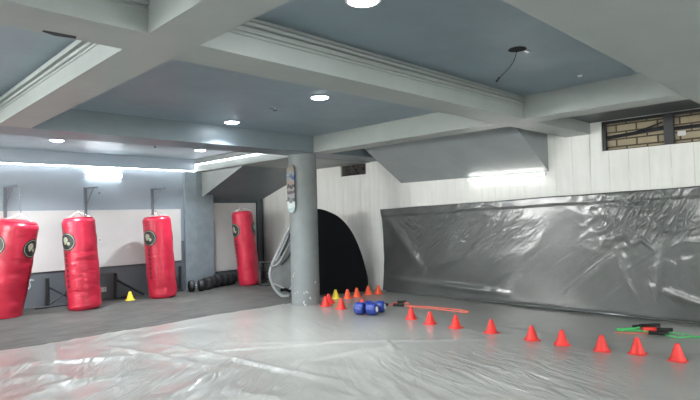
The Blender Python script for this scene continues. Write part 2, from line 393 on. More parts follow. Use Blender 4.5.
# round column with chipped paint near the foot
def column_material():
    m = bpy.data.materials.new('column_chipped'); m.use_nodes = True; nt = m.node_tree; b = nt.nodes['Principled BSDF']
    b.inputs['Roughness'].default_value = .6
    g = N(nt, 'ShaderNodeNewGeometry'); s = N(nt, 'ShaderNodeSeparateXYZ'); nt.links.new(g.outputs['Position'], s.inputs[0])
    n1 = N(nt, 'ShaderNodeTexNoise', i_Scale=5.0, i_Detail=6.0); nt.links.new(g.outputs['Position'], n1.inputs['Vector'])
    n2 = N(nt, 'ShaderNodeTexNoise', i_Scale=13.0, i_Detail=3.0); nt.links.new(g.outputs['Position'], n2.inputs['Vector'])
    base = MIX(nt, n1.outputs['Fac'], (0.145, 0.163, 0.165), (0.215, 0.232, 0.230))
    thr = M(nt, 'ADD', M(nt, 'MULTIPLY', s.outputs[2], 0.12), 0.625)
    chip = M(nt, 'MULTIPLY', M(nt, 'GREATER_THAN', n2.outputs['Fac'], thr), 0.8)
    nt.links.new(MIX(nt, chip, base, (0.62, 0.61, 0.58)), b.inputs['Base Color'])
    bp = N(nt, 'ShaderNodeBump'); bp.inputs['Distance'].default_value = .004
    nt.links.new(M(nt, 'ADD', n1.outputs['Fac'], chip), bp.inputs['Height']); nt.links.new(bp.outputs['Normal'], b.inputs['Normal'])
    return m
bm = B(); lathe(bm, [(.232, 0), (.232, .6), (.230, 1.4), (.231, ZS)], 48, Matrix.Translation((5.64, 6.755, 0)))
struct('column', bm, column_material(), smooth=True)

# ------------------------------------------------------------------ window with brick behind
bm = B()
z0, z1, y0, y1, X = 2.20, 2.60, .70, 2.66, WX + .03
box(bm, X, X + .05, y0, y1, z1 - .035, z1); box(bm, X, X + .05, y0, y1, z0, z0 + .012)
box(bm, X, X + .05, y1 - .05, y1, z0, z1); box(bm, X, X + .05, y0, y0 + .03, z0, z1)
box(bm, X - .01, X + .05, 1.80, 1.91, z0, z1)
t = struct('window_1', bm, black_steel, bevel=.004)
bm = B()
sweep(bm, [(X + .02, 2.64, 2.375), (X + .02, 2.3, 2.395), (X + .02, 1.9, 2.42)], .026, 6)
sweep(bm, [(X + .02, 1.82, 2.395), (X + .02, .75, 2.40)], .026, 6)
sweep(bm, [(X + .03, 2.35, 2.395), (X + .03, 2.1, 2.45), (X + .03, 1.93, 2.50)], .010, 6)
obj('window_bar', bm, black_steel, t)
bm = B(); box(bm, X + .075, X + .079, 1.69, 1.78, 2.305, 2.365)
o = obj('paper_note', bm, plastic_w); tag(o, 'small white paper scrap stuck to the brick behind the high window bars', 'paper')
o.location.x = .0005

# ------------------------------------------------------------------ lights of the room
def downlight(x, y, label, z=ZC, group='round ceiling downlights', energy=11, first=[None]):
    if first[0] is None:
        t = thing('downlight', label, 'light', (x, y, z), group)
        bm = B(); lathe(bm, [(.088, 0), (.106, -.002), (.109, -.008), (.100, -.012), (.090, -.010), (.088, 0)], 32, caps=False); obj('trim_ring', bm, white_cap, t, True)
        bm = B(); lathe(bm, [(.089, -.001), (.089, -.010), (.07, -.018), (.001, -.022)], 32); obj('lens', bm, spot_m, t, True)
        first[0] = t
    else:
        t = dup(first[0], (x, y, z), label)
    l = bpy.data.lights.new('downlight_lamp', 'AREA'); l.shape = 'DISK'; l.size = .12; l.spread = math.radians(125); l.energy = energy; l.color = (.90, .95, 1.0)
    lo = bpy.data.objects.new('downlight_lamp', l); C.objects.link(lo); lo.location = (0, 0, -.03); lo.parent = t
    return t
downlight(2.29, 2.14, 'round downlight at the top edge, in the bay nearest the hanging wire')
downlight(3.80, 4.23, 'bright round downlight between the crossing beam and the bare hook')
downlight(3.85, 6.04, 'round downlight just in front of the beam over the column')
downlight(2.55, 8.89, 'round downlight above the two red bags by the wall socket', energy=13)
downlight(4.93, 8.82, 'round downlight near the corner pillar in the bright strip of ceiling', energy=13)
for x, y in ((-1.6, 4.8), (-1.0, 1.0), (0.2, -1.8), (3.5, -1.8), (6.3, -1.8), (-1.6, 8.8)):  # unseen downlights, added as fill for the near part of the room
    downlight(x, y, 'added fill downlight in the unseen bays behind the camera')

def tube_light(name, label, p0, p1, out, m, group=None, tr=.010):
    p0, p1, out = Vector(p0), Vector(p1), Vector(out)
    t = thing(name, label, 'light', p0, group)
    bm = B(); d = p1 - p0
    sweep(bm, [out * .045, d + out * .045], tr, 12); obj('tube', bm, m, t, True)
    e = d.normalized()
    for q in (Vector((0, 0, 0)), d):
        bm = B(); sweep(bm, [q - e * .012 + out * .045, q + e * .012 + out * .045], tr + .004, 12); obj('end_cap', bm, white_cap, t, True)
    bm = B(); prism(bm, [Vector((0, 0, -.018)), Vector((0, 0, .018)), Vector((0, 0, .018)) + out * .03, Vector((0, 0, -.018)) + out * .03], d)
    obj('batten', bm, white_cap, t)
    return t
tube_light('tube_light', 'white tube light low on the grey wall above the second red bag', (3.42, WY, 2.30), (4.06, WY, 2.30), (0, -1, 0), tube_m, tr=.032)
tube_light('tube_light', 'warm white tube light under the slanted slab on the boarded wall', (WX, 4.75, 1.955), (WX, 3.45, 1.955), (-1, 0, 0), tube_warm)
def wall_strip(name, label, pts, m):
    t = thing(name, label, 'light', (0, 0, 0))
    bm = B(); sweep(bm, pts, .008, 8); obj('diffuser', bm, m, t)
    bm = B(); sweep(bm, [Vector(p) + Vector((.006, .010, .009)) for p in pts], .012, 6); obj('channel', bm, white_cap, t)
    return t
wall_strip('led_strip', 'long straight white light strip along the grey wall above the bags', [(-2.9, WY - .065, 2.455), (5.585, WY - .065, 2.455)], led_m)
wall_strip('led_strip', 'white light strip on the bulkhead running from corner pillar towards the column', [(5.585, 10.2, 2.47), (5.585, 10.2, 2.59), (5.585, 7.0, 2.59)], led_m)

# fill light: glowing panes added out of view on the left and front walls
fill_glow_m = mat('fill_pane_glow', (0.9, 0.9, 0.9), 0.3, emit=(0.95, 1.0, 0.97), emit_s=3.0)
def fill_pane(name, loc, rz, w, h, energy):
    bm = B(); box(bm, -w / 2, w / 2, -.01, .01, -h / 2, h / 2)
    o = struct(name, bm, fill_glow_m); o.location = loc; o.rotation_euler = (0, 0, rz)
    bm = B()
    for x in (-w / 2, -w / 6, w / 6, w / 2): box(bm, x - .03, x + .03, -.03, .03, -h / 2, h / 2)
    for z in (-h / 2, h / 2): box(bm, -w / 2 - .03, w / 2 + .03, -.029, .029, z - .03, z + .03)
    obj('fill_pane_frame', bm, grey_steel, o)
    l = bpy.data.lights.new('fill_light', 'AREA'); l.shape = 'RECTANGLE'; l.size = w; l.size_y = h; l.energy = energy; l.color = (1.0, 1.0, .97)
    lo = bpy.data.objects.new('fill_light', l); C.objects.link(lo); lo.parent = o; lo.location = (0, .06, 0); lo.rotation_euler = (math.radians(90), 0, math.pi)
fill_pane('fill_pane_3', (-2.96, 3.6, 1.95), -PI / 2, 4.4, .8, 95)
fill_pane('fill_pane_5', (-2.96, 8.45, 1.85), -PI / 2, 2.6, 1.0, 165)
fill_pane('fill_pane_4', (2.6, -2.96, 1.9), 0, 4.4, .9, 75)

# bare fittings in the ceiling
t = thing('hanging_wire', 'loose wire hanging out of an open round hole in the ceiling', 'wire', (3.92, 2.0, ZC))
bm = B(); lathe(bm, [(.02, -.001), (.068, -.001), (.072, -.004), (.02, -.003)], 28, caps=True); obj('hole_rim', bm, dark_hole, t)
bm = B(); sweep(bm, smooth_path([(0, .0, -.002), (-.01, .01, -.05), (-.05, .02, -.12), (-.10, .06, -.19), (-.12, .10, -.23)]), .003, 6); obj('wire', bm, rubber, t)
bm = B(); sweep(bm, [(-.118, .098, -.225), (-.135, .12, -.26)], .008, 6); obj('connector', bm, foam, t)
bm = B(); box(bm, .02, .09, -.06, -.035, -.022, -.006); obj('spring_clip', bm, chrome, t)
t = thing('ceiling_hook', 'small dark hook stub sticking out of the ceiling between two downlights', 'hook', (3.74, 5.0, ZC))
bm = B(); lathe(bm, [(.035, 0), (.035, -.006), (.01, -.012), (.008, -.03)], 16); obj('rose', bm, grey_steel, t)
bm = B(); sweep(bm, smooth_path([(0, 0, -.02), (.02, -.012, -.032), (.04, -.02, -.022), (.045, -.022, -.01)]), .006, 6); obj('hook', bm, black_steel, t)
t = tag(obj('sprinkler_stub', (lambda b: (lathe(b, [(.03, ZC), (.03, ZC - .01), (.012, ZC - .02), (.010, ZC - .05), (.03, ZC - .055), (.03, ZC - .06)], 14, Matrix.Translation((3.95, 8.55, 0))), b)[1])(B()), grey_steel),
    'tiny grey stub fitting on the bright ceiling between the far downlights', 'fitting')
bm = B(); lathe(bm, [(.022, ZC), (.022, ZC - .012), (.012, ZC - .016)], 14, Matrix.Translation((5.16, 2.0, 0)))
tag(obj('ceiling_button', bm, white_cap, None, True), 'tiny white button on the ceiling to the side of the hanging wire', 'fitting')
bm = B(); prism(bm, [(.83, 3.10, ZS - .002), (.99, 3.09, ZS - .002), (1.0, 3.13, ZS - .002), (.90, 3.15, ZS - .002), (.83, 3.125, ZS - .002)], (0, 0, .003))
tag(obj('ceiling_slot', bm, dark_hole), 'narrow dark broken slot in the underside of the grey beam', 'hole')

# ------------------------------------------------------------------ sheets
def fold(x, y, a, b, w, h):
    ax, ay = a; bx, by = b; dx, dy = bx - ax, by - ay; L2 = dx * dx + dy * dy
    t = max(0, min(1, ((x - ax) * dx + (y - ay) * dy) / L2))
    d2 = (x - ax - t * dx) ** 2 + (y - ay - t * dy) ** 2
    return h * math.exp(-d2 / (w * w)) * (0.35 + 0.65 * math.sin(PI * min(1, max(0.05, t))))
def ridged(p, s):
    return 1 - min(1, abs(noise.noise(p * s)) * 2.6)
FOLDS = [((2.75, 5.92), (3.14, 3.27), .05, .014), ((3.17, 4.13), (4.46, 3.77), .035, .012), ((2.3, 6.3), (2.69, 4.35), .05, .012), ((2.31, 4.21), (2.88, 4.65), .05, .018),
         ((2.03, 4.11), (2.92, 4.44), .06, .015), ((4.53, 4.06), (4.2, 3.62), .03, .012), ((5.9, 2.95), (5.3, 3.36), .03, .010), ((3.3, 5.3), (5.4, 3.0), .04, .006),
         ((1.7, 6.0), (2.8, 5.2), .06, .012), ((1.4, 5.2), (2.2, 4.9), .06, .014), ((2.9, 5.2), (4.2, 4.3), .04, .008), ((3.9, 2.4), (5.6, 2.0), .05, .006), ((4.4, 6.6), (2.2, 6.5), .03, .006)]
def edge_y(x): return 6.96 + .07 * noise.noise(Vector((x * 1.1, 0, 4))) + .03 * noise.noise(Vector((x * 4, 1, 4)))
def floor_h(x, y):
    p = Vector((x, y, 0))
    near = max(0.0, min(1.0, (4.6 - x) / 2.4))          # loose, wrinkled area nearest the middle of the room
    q = Matrix.Rotation(math.radians(17), 3, 'Z') @ p
    q2 = Vector((q.x * 2.4, q.y * .9, 3.1))
    m1 = max(0, noise.noise(p * .55 + Vector((7, 3, 0))) + .25)
    h = 0.014 * near * ridged(Vector((p.x * 1.0, p.y * 1.3, .5)), 1.5)
    h += 0.022 * near * m1 * ridged(q2, 1.4)
    # fine parallel creases on the near right side
    m2 = max(0.0, min(1.0, (5.3 - x) / 1.0)) * max(0.0, min(1.0, (3.4 - y) / .8))
    h += 0.020 * m2 * ridged(Vector((q.x * 3.6, q.y * 1.1, 9)), 1.7) * max(0, noise.noise(p * 1.1) + .55)
    h += 0.004 * noise.noise(p * 1.4) + 0.004
    for a, b, w, hh in FOLDS:
        if min(a[0], b[0]) - .3 < x < max(a[0], b[0]) + .3 and min(a[1], b[1]) - .3 < y < max(a[1], b[1]) + .3:
            h += fold(x, y, a, b, w, hh * 1.7)
    e_ = edge_y(x) - y
    if 0 <= e_ < .12: h += .012 * (1 - e_ / .12)
    return max(0.002, h + .003)
def edge_y(x): return 6.96 + .07 * noise.noise(Vector((x * 1.1, 0, 4))) + .03 * noise.noise(Vector((x * 4, 1, 4)))
bm = B()
xs = [-2.9 + .3 * i for i in range(12)] + [.7 + .026 * i for i in range(262)]
yv = [-2.9 + .3 * i for i in range(12)] + [.65 + .026 * i for i in range(243)]
grid = []
def flat_at(x, y, h):
    # lies flat where cones, dumbbells, cords and the tent stand
    if 5.35 < x < 5.95: return h * .4
    return h
for i, x in enumerate(xs):
    row = []
    for j, y in enumerate(yv):
        e = edge_y(x)
        yy = -2.9 + (y + 2.9) * (e + 2.9) / (yv[-1] + 2.9)
        # shrink towards the column so the sheet stops at its face
        row.append(bm.verts.new((min(x, WX - .02), yy, flat_at(x, yy, floor_h(x, yy)))))
    grid.append(row)
for i in range(len(xs) - 1):
    for j in range(len(yv) - 1):
        cx, cy = (xs[i] + xs[i + 1]) / 2, grid[i][j].co.y
        if xs[i + 1] > WX - .03: continue
        if (cx - 5.64) ** 2 + (cy - 6.755) ** 2 < .232 ** 2: continue
        bm.faces.new((grid[i][j], grid[i + 1][j], grid[i + 1][j + 1], grid[i][j + 1]))
# strip of the sheet running behind the column to the tent
bmesh.ops.delete(bm, geom=[v for v in bm.verts if not v.link_faces], context='VERTS')
sheet = obj('floor_sheet', bm, floor_sheet_m, None, True)
tag(sheet, 'pale grey glossy vinyl sheet spread wrinkled over most of the floor', 'floor sheet')

bm = B()
ya, yb = .4, 6.68
NY, NZ = 330, 84
G = []
def wall_top(y): return 1.665 - (y - 1.5) * .026 + .012 * noise.noise(Vector((y * 1.3, 2, 0)))
for i in range(NY + 1):
    y = ya + (yb - ya) * i / NY; row = []
    for j in range(NZ + 1):
        t = j / NZ; zt = wall_top(y); z = .015 + (zt - .015) * t
        p = Vector((0, y, z))
        d = .018 + .010 * noise.noise(Vector((1, y * .8, z * .9)))
        d += .020 * (1 - t) ** 2
        # crumpled zones: left third and the patch near the right end
        mR = math.exp(-((y - 2.15) / .55) ** 2) * min(1, max(0, (z - .55) / .5)); mL = min(1, max(0, (y - 3.3) / 1.2)) * min(1, z / .6 + .2)
        q = Matrix.Rotation(-2.5, 3, 'X') @ p
        d += .016 * mL * ridged(Vector((4, q.y * .7, q.z * 2.6)), 1.5) * max(.1, noise.noise(p * 1.3) + .5)
        d += .026 * mR * ridged(Vector((7, y * 2.0, z * 2.2)), 3.2) * max(.15, noise.noise(p * 2.3) + .55)
        d += .003 * ridged(Vector((2, y * 1.2, z * 1.6)), 1.2)
        d += fold(y, z, (6.64, 1.48), (5.75, .45), .12, .030)
        d += fold(y, z, (6.5, .25), (4.1, .16), .05, .03)
        d += fold(y, z, (1.9, 1.2), (2.1, .15), .07, .012) + fold(y, z, (2.5, .9), (2.2, .15), .05, .010) + fold(y, z, (2.1, .4), (1.2, .12), .05, .014)
        # folded hem along the top
        if zt - z < .13: d += .006 + .010 * ridged(Vector((y * 1.4, 1, z)), 2.0) * (1 if y < 2.6 else .5)
        # pulled-in left edge
        yy = y - (.05 * math.sin(PI * t) if y > 6.3 else 0) * (y - 6.3) / .38
        row.append(bm.verts.new((WX - .004 - d, yy, z)))
    G.append(row)
for i in range(NY):
    for j in range(NZ): bm.faces.new((G[i][j], G[i + 1][j], G[i + 1][j + 1], G[i][j + 1]))
ws = obj('wall_sheet', bm, wall_sheet_m, None, True)
so = ws.modifiers.new('thick', 'SOLIDIFY'); so.thickness = .002; so.offset = 0
tag(ws, 'dark grey shiny vinyl sheet hung creased on the white boarded wall', 'wall sheet')
bm = B()   # rolled skirt of the sheet on the floor
pts = [(WX - .13 - .05 * noise.noise(Vector((y * .9, 0, 1))), y, .028) for y in [.4 + .1 * k for k in range(62)]]
sweep(bm, pts, [.016 + .008 * noise.noise(Vector((p[1] * 2, 0, 0))) for p in pts], 8)
obj('skirt_fold', bm, wall_sheet_m, ws, True)

# ------------------------------------------------------------------ punching bags
def cyl_patch(bm, r, ang, z, rad, n=28, rings=6, r0=0.0):
    prev = None
    for k in range(rings + 1):
        rr = r0 + (rad - r0) * k / rings
        ring = []
        for i in range(n):
            a = 2 * PI * i / n; s = rr * math.cos(a) / r; zz = z + rr * math.sin(a)
            ring.append(bm.verts.new((r * math.cos(ang + s), r * math.sin(ang + s), zz)))
        if prev:
            for i in range(n): bm.faces.new((prev[i], prev[(i + 1) % n], ring[(i + 1) % n], ring[i]))
        elif r0 == 0: pass
        prev = ring
def bag(label, base, top, r, badge_angs, text_ang, chain_to=None, seed=0):
    base, top = Vector(base), Vector(top); ax = top - base; L = ax.length; ax.normalize()
    t = thing('punching_bag', label, 'punching bag', base, 'red punching bags along the far wall')
    q = Vector((0, 0, 1)).rotation_difference(ax); t.rotation_mode = 'QUATERNION'; t.rotation_quaternion = q
    bm = B(); n = 48; K = 60; rings = []
    for k in range(K + 1):
        f = k / K; z = f * L
        e = min(f, 1 - f) * L
        rr = r * (1 - .13 * max(0, 1 - e / .05) ** 2)
        rr *= 1 + .012 * math.sin(PI * f)
        ring = []
        for i in range(n):
            a = 2 * PI * i / n
            w = .006 * noise.noise(Vector((math.cos(a) * 1.4, math.sin(a) * 1.4, z * 9 + seed))) * (1.4 if f < .62 else .5)
            w += .010 * noise.noise(Vector((math.cos(a) * 1.2, math.sin(a) * 1.2, z * 2.2 + seed * 3)))
            ring.append(bm.verts.new(((rr + w) * math.cos(a), (rr + w) * math.sin(a), z)))
        rings.append(ring)
    for a, b in zip(rings, rings[1:]):
        for i in range(n): bm.faces.new((a[i], a[(i + 1) % n], b[(i + 1) % n], b[i]))
    bm.faces.new(rings[0][::-1]); bm.faces.new(rings[-1])
    obj('bag_body', bm, bag_red, t, True)
    bm = B(); lathe(bm, [(r * .86, L - .004), (r * .9, L + .012), (r * .80, L + .02), (r * .3, L + .014)], 40); obj('top_cap', bm, bag_red, t, True)
    for a in badge_angs:
        bm = B(); cyl_patch(bm, r + .012, a, L - .37, .150, r0=.001)
        bd = obj('badge', bm, bag_dark, t, True); bd['label'] = 'black round badge'
        bm = B(); cyl_patch(bm, r + .015, a, L - .37, .134, rings=1, r0=.126)
        cyl_patch(bm, r + .015, a - .1, L - .34, .055, n=7, rings=3, r0=.002)
        cyl_patch(bm, r + .015, a + .12, L - .40, .028, rings=2, r0=.004); cyl_patch(bm, r + .015, a - .13, L - .39, .024, rings=2, r0=.004)
        obj('badge_print', bm, badge_gold, bd, True)
    # column of dark printed strokes under the badge
    bm = B(); rnd = random.Random(seed + 3)
    for k in range(7):
        z = L - .60 - .085 * k
        cyl_seg(bm, r + .0125, text_ang - .02, .008 / r, z + .02, .100)
        for dz, w in ((0, .045), (.028, .045)):
            cyl_seg(bm, r + .012, text_ang, w * rnd.uniform(.8, 1.2) / r, z + dz, .012)
        cyl_seg(bm, r + .012, text_ang + .09 * rnd.choice((-1, 1)), .012 / r, z + .014, .034)
    obj('lettering', bm, bag_dark, t)
    # chains from the rim to the swivel
    bm = B()
    apex = Vector((0, 0, L + .13))
    for k in range(4):
        a = PI / 4 + k * PI / 2; p = Vector((r * .8 * math.cos(a), r * .8 * math.sin(a), L + .01))
        chain(bm, p, apex, .022, .0035)
    obj('chain', bm, chrome, t)
    if chain_to:
        wt = Matrix.Translation(base) @ q.to_matrix().to_4x4()
        bm = B(); chain(bm, apex, wt.inverted() @ Vector(chain_to), .034, .0065)
        obj('hanging_chain', bm, chrome, t)
    return t
def cyl_seg(bm, r, a, w, z, h):
    vs = []
    for i in range(5):
        s = a - w / 2 * 1 + w * i / 4 - 0
        vs.append((bm.verts.new((r * math.cos(s), r * math.sin(s), z - h / 2)), bm.verts.new((r * math.cos(s), r * math.sin(s), z + h / 2))))
    for p, q in zip(vs, vs[1:]): bm.faces.new((p[0], q[0], q[1], p[1]))
def chain(bm, a, b, link, w):
    a, b = Vector(a), Vector(b); d = b - a; n = max(2, int(d.length / (link * .8))); e = d.normalized(); u, v = frame_of(e)
    for k in range(n):
        c = a + d * (k + .5) / n; s = u if k % 2 else v
        pts = [c + e * (link * .55 * math.cos(2 * PI * i / 8)) + s * (link * .30 * math.sin(2 * PI * i / 8)) for i in range(8)]
        sweep(bm, pts, w * .5, 5, closed=True)
def facing(p): return math.atan2(-p[1], -p[0])          # side of a bag that faces the open room
for lab, bs, tp, r_, ba, ta, ch, sd in (
    ('red punching bag with chain, leaning, at the end farthest from the corner pillar', (1.98, 9.76, .004), (2.19, 9.56, 1.47), .280, (-.98, .88), 1.12, (2.28, 9.92, 2.04), 1),
    ('red punching bag standing below the wall tube light', (3.11, 9.45, .004), (3.04, 9.52, 1.50), .252, (-.80, 2.2), -.92, None, 2),
    ('red punching bag just beside the corner pillar and the yellow cone', (4.53, 9.58, .004), (4.46, 9.65, 1.49), .250, (-.68, 2.2), -.75, None, 3),
    ('red punching bag tilted in the alcove before the single white board', (6.53, 9.68, .004), (6.43, 9.78, 1.56), .226, (-.95, 1.35), -.85, None, 4)):
    f_ = facing(bs)
    bag(lab, bs, tp, r_, tuple(f_ + a for a in ba), f_ + ta, ch, sd)

# wall brackets above the bags
def bracket(x, label):
    t = thing('bag_bracket', label, 'bracket', (x, WY, 2.05), 'steel wall brackets for the bags')
    bm = B(); box(bm, -.025, .025, -.045, -.026, -.50, -.386); box(bm, -.025, .025, -.045, 0, -.386, .03); obj('wall_plate', bm, grey_steel, t, bevel=.002)
    bm = B(); sweep(bm, [(0, -.04, .01), (.03, -.20, .012), (.08, -.40, .014)], .017, 6); obj('arm', bm, grey_steel, t)
    bm = B(); sweep(bm, [(0, -.04, -.32), (.055, -.27, .0)], .010, 6); obj('brace', bm, grey_steel, t)
    bm = B(); sweep(bm, [(.078 + .014 * math.cos(a), -.40, -.012 + .016 * math.sin(a)) for a in [2 * PI * k / 12 for k in range(12)]], .004, 6, closed=True); obj('ring', bm, grey_steel, t)
    return t
b0 = bracket(2.15, 'grey steel wall bracket holding the chain of the leaning bag')
b1 = dup(b0, (3.41, WY, 2.05), 'grey steel wall bracket right under the wall tube light')
b2 = dup(b0, (4.67, WY, 2.05), 'grey steel wall bracket beside the corner pillar')

# ------------------------------------------------------------------ black floor braces
def brace(label, pts_list, bars, group='black steel floor braces beside the bags', r=.022):
    t = thing('floor_brace', label, 'steel brace', pts_list, group)
    for nm, a, b, rr in bars:
        bm = B(); sweep(bm, [a, b], rr, 4); obj(nm, bm, black_steel, t, bevel=.003)
    return t
brace('black cross-braced steel frame standing between the first two red bags', (2.73, 10.12, 0), [('post', (0, 0, 0), (0, 0, .50), .034), ('foot_bar', (-.20, -.03, .018), (.42, -.03, .018), .022),
      ('diagonal', (.0, 0, .36), (.44, 0, .06), .018), ('diagonal', (.0, 0, .04), (.42, 0, .30), .018)])
brace('black steel post with one diagonal strut behind the yellow cone', (3.87, 10.12, 0), [('post', (0, 0, 0), (0, 0, .48), .034), ('foot_bar', (0, -.02, .016), (.30, -.02, .016), .012), ('diagonal', (0, 0, .36), (.52, -.02, .02), .020)])
brace('black steel frame at the pillar foot beside the third bag', (5.14, 10.10, 0), [('post', (0, 0, 0), (0, 0, .50), .036), ('foot_bar', (-.22, -.03, .018), (.05, -.03, .018), .02), ('diagonal', (0, 0, .36), (-.22, 0, .10), .020)])
brace('black square steel frame on the floor between alcove bag and tent', (6.53, 9.30, 0), [('post', (0, 0, 0), (0, 0, .50), .024), ('post', (.20, -.20, 0), (.20, -.20, .50), .024), ('top_bar', (-.0, 0, .49), (.24, -.24, .49), .022),
      ('foot_bar', (0, 0, .018), (.22, -.22, .018), .018), ('diagonal', (0, 0, .42), (.20, -.20, .08), .016)])

# ------------------------------------------------------------------ black dumbbells at the pillar foot
def dumbbell(name, label, loc, rz, R, hl, gap, head_m, handle_m, group, cap=None, tilt=0.0, ribs=False):
    t = thing(name, label, 'dumbbell', loc, group, (0, tilt, rz))
    H2 = gap / 2 + hl
    for s in (-1, 1):
        bm = B(); mt = axis_mtx((s * gap / 2, 0, R), (s, 0, 0))
        prof = [(R * .55, 0), (R * .88, .008), (R, .03), (R, hl * .45), (R * (.975 if ribs else 1), hl * .5), (R, hl * .55), (R, hl - .03), (R * .88, hl - .008), (R * .5, hl)]
        lathe(bm, prof, 28, mt); h = obj('head', bm, head_m, t, True)
        if cap:
            bm = B(); lathe(bm, [(R * .48, hl - .002), (R * .46, hl + .006), (R * .05, hl + .006)], 24, mt); c = obj('end_cap', bm, cap, h, True)
            c['label'] = 'white round end cap'
    bm = B(); sweep(bm, [(-gap / 2 - .01, 0, R), (-gap * .2, 0, R), (0, 0, R), (gap * .2, 0, R), (gap / 2 + .01, 0, R)], [.016, .018, .020, .018, .016], 12); obj('handle', bm, handle_m, t, True)
    return t
G2 = 'black dumbbells on the floor at the pillar foot'
for k, lab in enumerate(('black dumbbell lying closest to the third red bag', 'black dumbbell lying before the pillar, second from the third red bag',
                         'black dumbbell lying third from the red bag, before the alcove edge', 'black dumbbell closest to the white alcove board')):
    dumbbell('dumbbell', lab, (5.30 + (0, .34, .70, 1.02)[k], 9.74 + (0, .11, .27, .40)[k], 0), (-.25, .55, .25, .6)[k], (.115, .125, .135, .13)[k], .118, .072, rubber, chrome, G2)

# blue dumbbells
G3 = 'blue dumbbells on the sheet'
dumbbell('dumbbell', 'blue dumbbell in front, round white cap facing the row of cones', (5.50, 5.26, .004), -1.22, .088, .150, .035, blue_vinyl, rubber, G3, cap_white, ribs=True)
dumbbell('dumbbell', 'dark blue dumbbell behind, touching the black-handled red cord', (5.72, 5.29, .004), -1.05, .084, .13, .035, blue_vinyl, rubber, G3, cap_white, ribs=True)

# ------------------------------------------------------------------ cones
def cone(name, label, x, y, m, group, z=.004, rz=0.0):
    t = thing(name, label, 'cone', (x, y, z), group, (0, 0, rz))
    bm = B(); n = 32; prof = [(.072, .004), (.066, .012), (.022, .145), (.016, .155), (.010, .156), (.008, .140), (.055, .004)]
    lathe(bm, prof, n, caps=False); obj('cone_body', bm, m, t, True)
    bm = B()
    pts = []
    for k in range(32):
        a = 2 * PI * k / 32; c, s = math.cos(a), math.sin(a); f = (abs(c) ** 6 + abs(s) ** 6) ** (-1 / 6)
        pts.append((.078 * c * f, .078 * s * f))
    inner = [(.055 * math.cos(2 * PI * k / 32), .055 * math.sin(2 * PI * k / 32)) for k in range(32)]
    for z0, flip in ((0.0, 1), (.007, 0)):
        o_ = [bm.verts.new((p[0], p[1], z0)) for p in pts]; i_ = [bm.verts.new((p[0], p[1], z0)) for p in inner]
        for k in range(32): bm.faces.new((o_[k], o_[(k + 1) % 32], i_[(k + 1) % 32], i_[k]))
        if z0 == 0: lo, li = o_, i_
        else:
            for k in range(32):
                bm.faces.new((lo[k], lo[(k + 1) % 32], o_[(k + 1) % 32], o_[k])); bm.faces.new((li[k], i_[k], i_[(k + 1) % 32], li[(k + 1) % 32]))
    obj('base', bm, m, t)
    return t
ROW = 'red training cones in the long row'
row = [((5.59, 1.39), 'red cone at the end of the long row, nearest the camera'),
       ((5.62, 1.74), 'red cone just below the green and black cords, second from the near end'),
       ((5.53, 2.04), 'red cone standing at the end of a white crease, third from the near end'),
       ((5.52, 2.44), 'fourth red cone from the near end of the long row'),
       ((5.53, 2.78), 'fifth red cone from the near end of the long row'),
       ((5.57, 3.30), 'red cone standing alone with the widest gaps, sixth from the near end'),
       ((5.55, 3.78), 'red cone beside the closed end of the red cord loop'),
       ((5.55, 4.17), 'red cone second from the blue dumbbells in the long row'),
       ((5.66, 4.57), 'red cone nearest the blue dumbbells in the long row')]
c0 = cone('training_cone', row[0][1], *row[0][0], cone_red, ROW)
for i, (p, lab) in enumerate(row[1:]): dup(c0, (*p, .004), lab, (0, 0, .3 * i))
far = [((5.66, 6.30), 'upright red cone at the column foot, in front of a leaning one', 'r', 0), ((5.83, 6.38), 'leaning red cone right behind the cone at the column foot', 'r', .26),
       ((5.63, 5.91), 'single red cone between column foot and blue dumbbells', 'r', 0), ((5.80, 5.62), 'red cone almost hidden behind the blue dumbbells, only its tip showing', 'r', 0),
       ((6.41, 6.56), 'orange cone next to the yellow cone before the black tent', 'o', 0), ((6.63, 6.55), 'orange cone alone in the middle of the black tent front', 'o', 0),
       ((6.95, 6.58), 'orange cone at the tent corner, left one of the close pair', 'o', 0), ((7.10, 6.47), 'orange cone closest to the hung grey wall sheet', 'o', 0),
       ((6.26, 6.70), 'yellow cone standing between orange cones before the black tent', 'y', 0), ((3.98, 9.75), 'yellow cone on the dark floor under the diagonal black strut', 'y', 0)]
for p, lab, k, tl in far:
    m = {'r': cone_red, 'o': cone_orange, 'y': cone_yellow}[k]
    z = .004 if p[1] < 9 else .0
    o = dup(c0, (*p, z), lab, (0, 0, 0), mats={'cone_body': m, 'base': m})
    if tl: o.rotation_euler = (tl * .2, -tl, 0); o.location.z = .022
    o['group'] = {'r': 'red cones near the column', 'o': 'orange cones before the tent', 'y': 'yellow cones'}[k]
    if k == 'y': o.scale = (1.0, 1.0, 1.0)

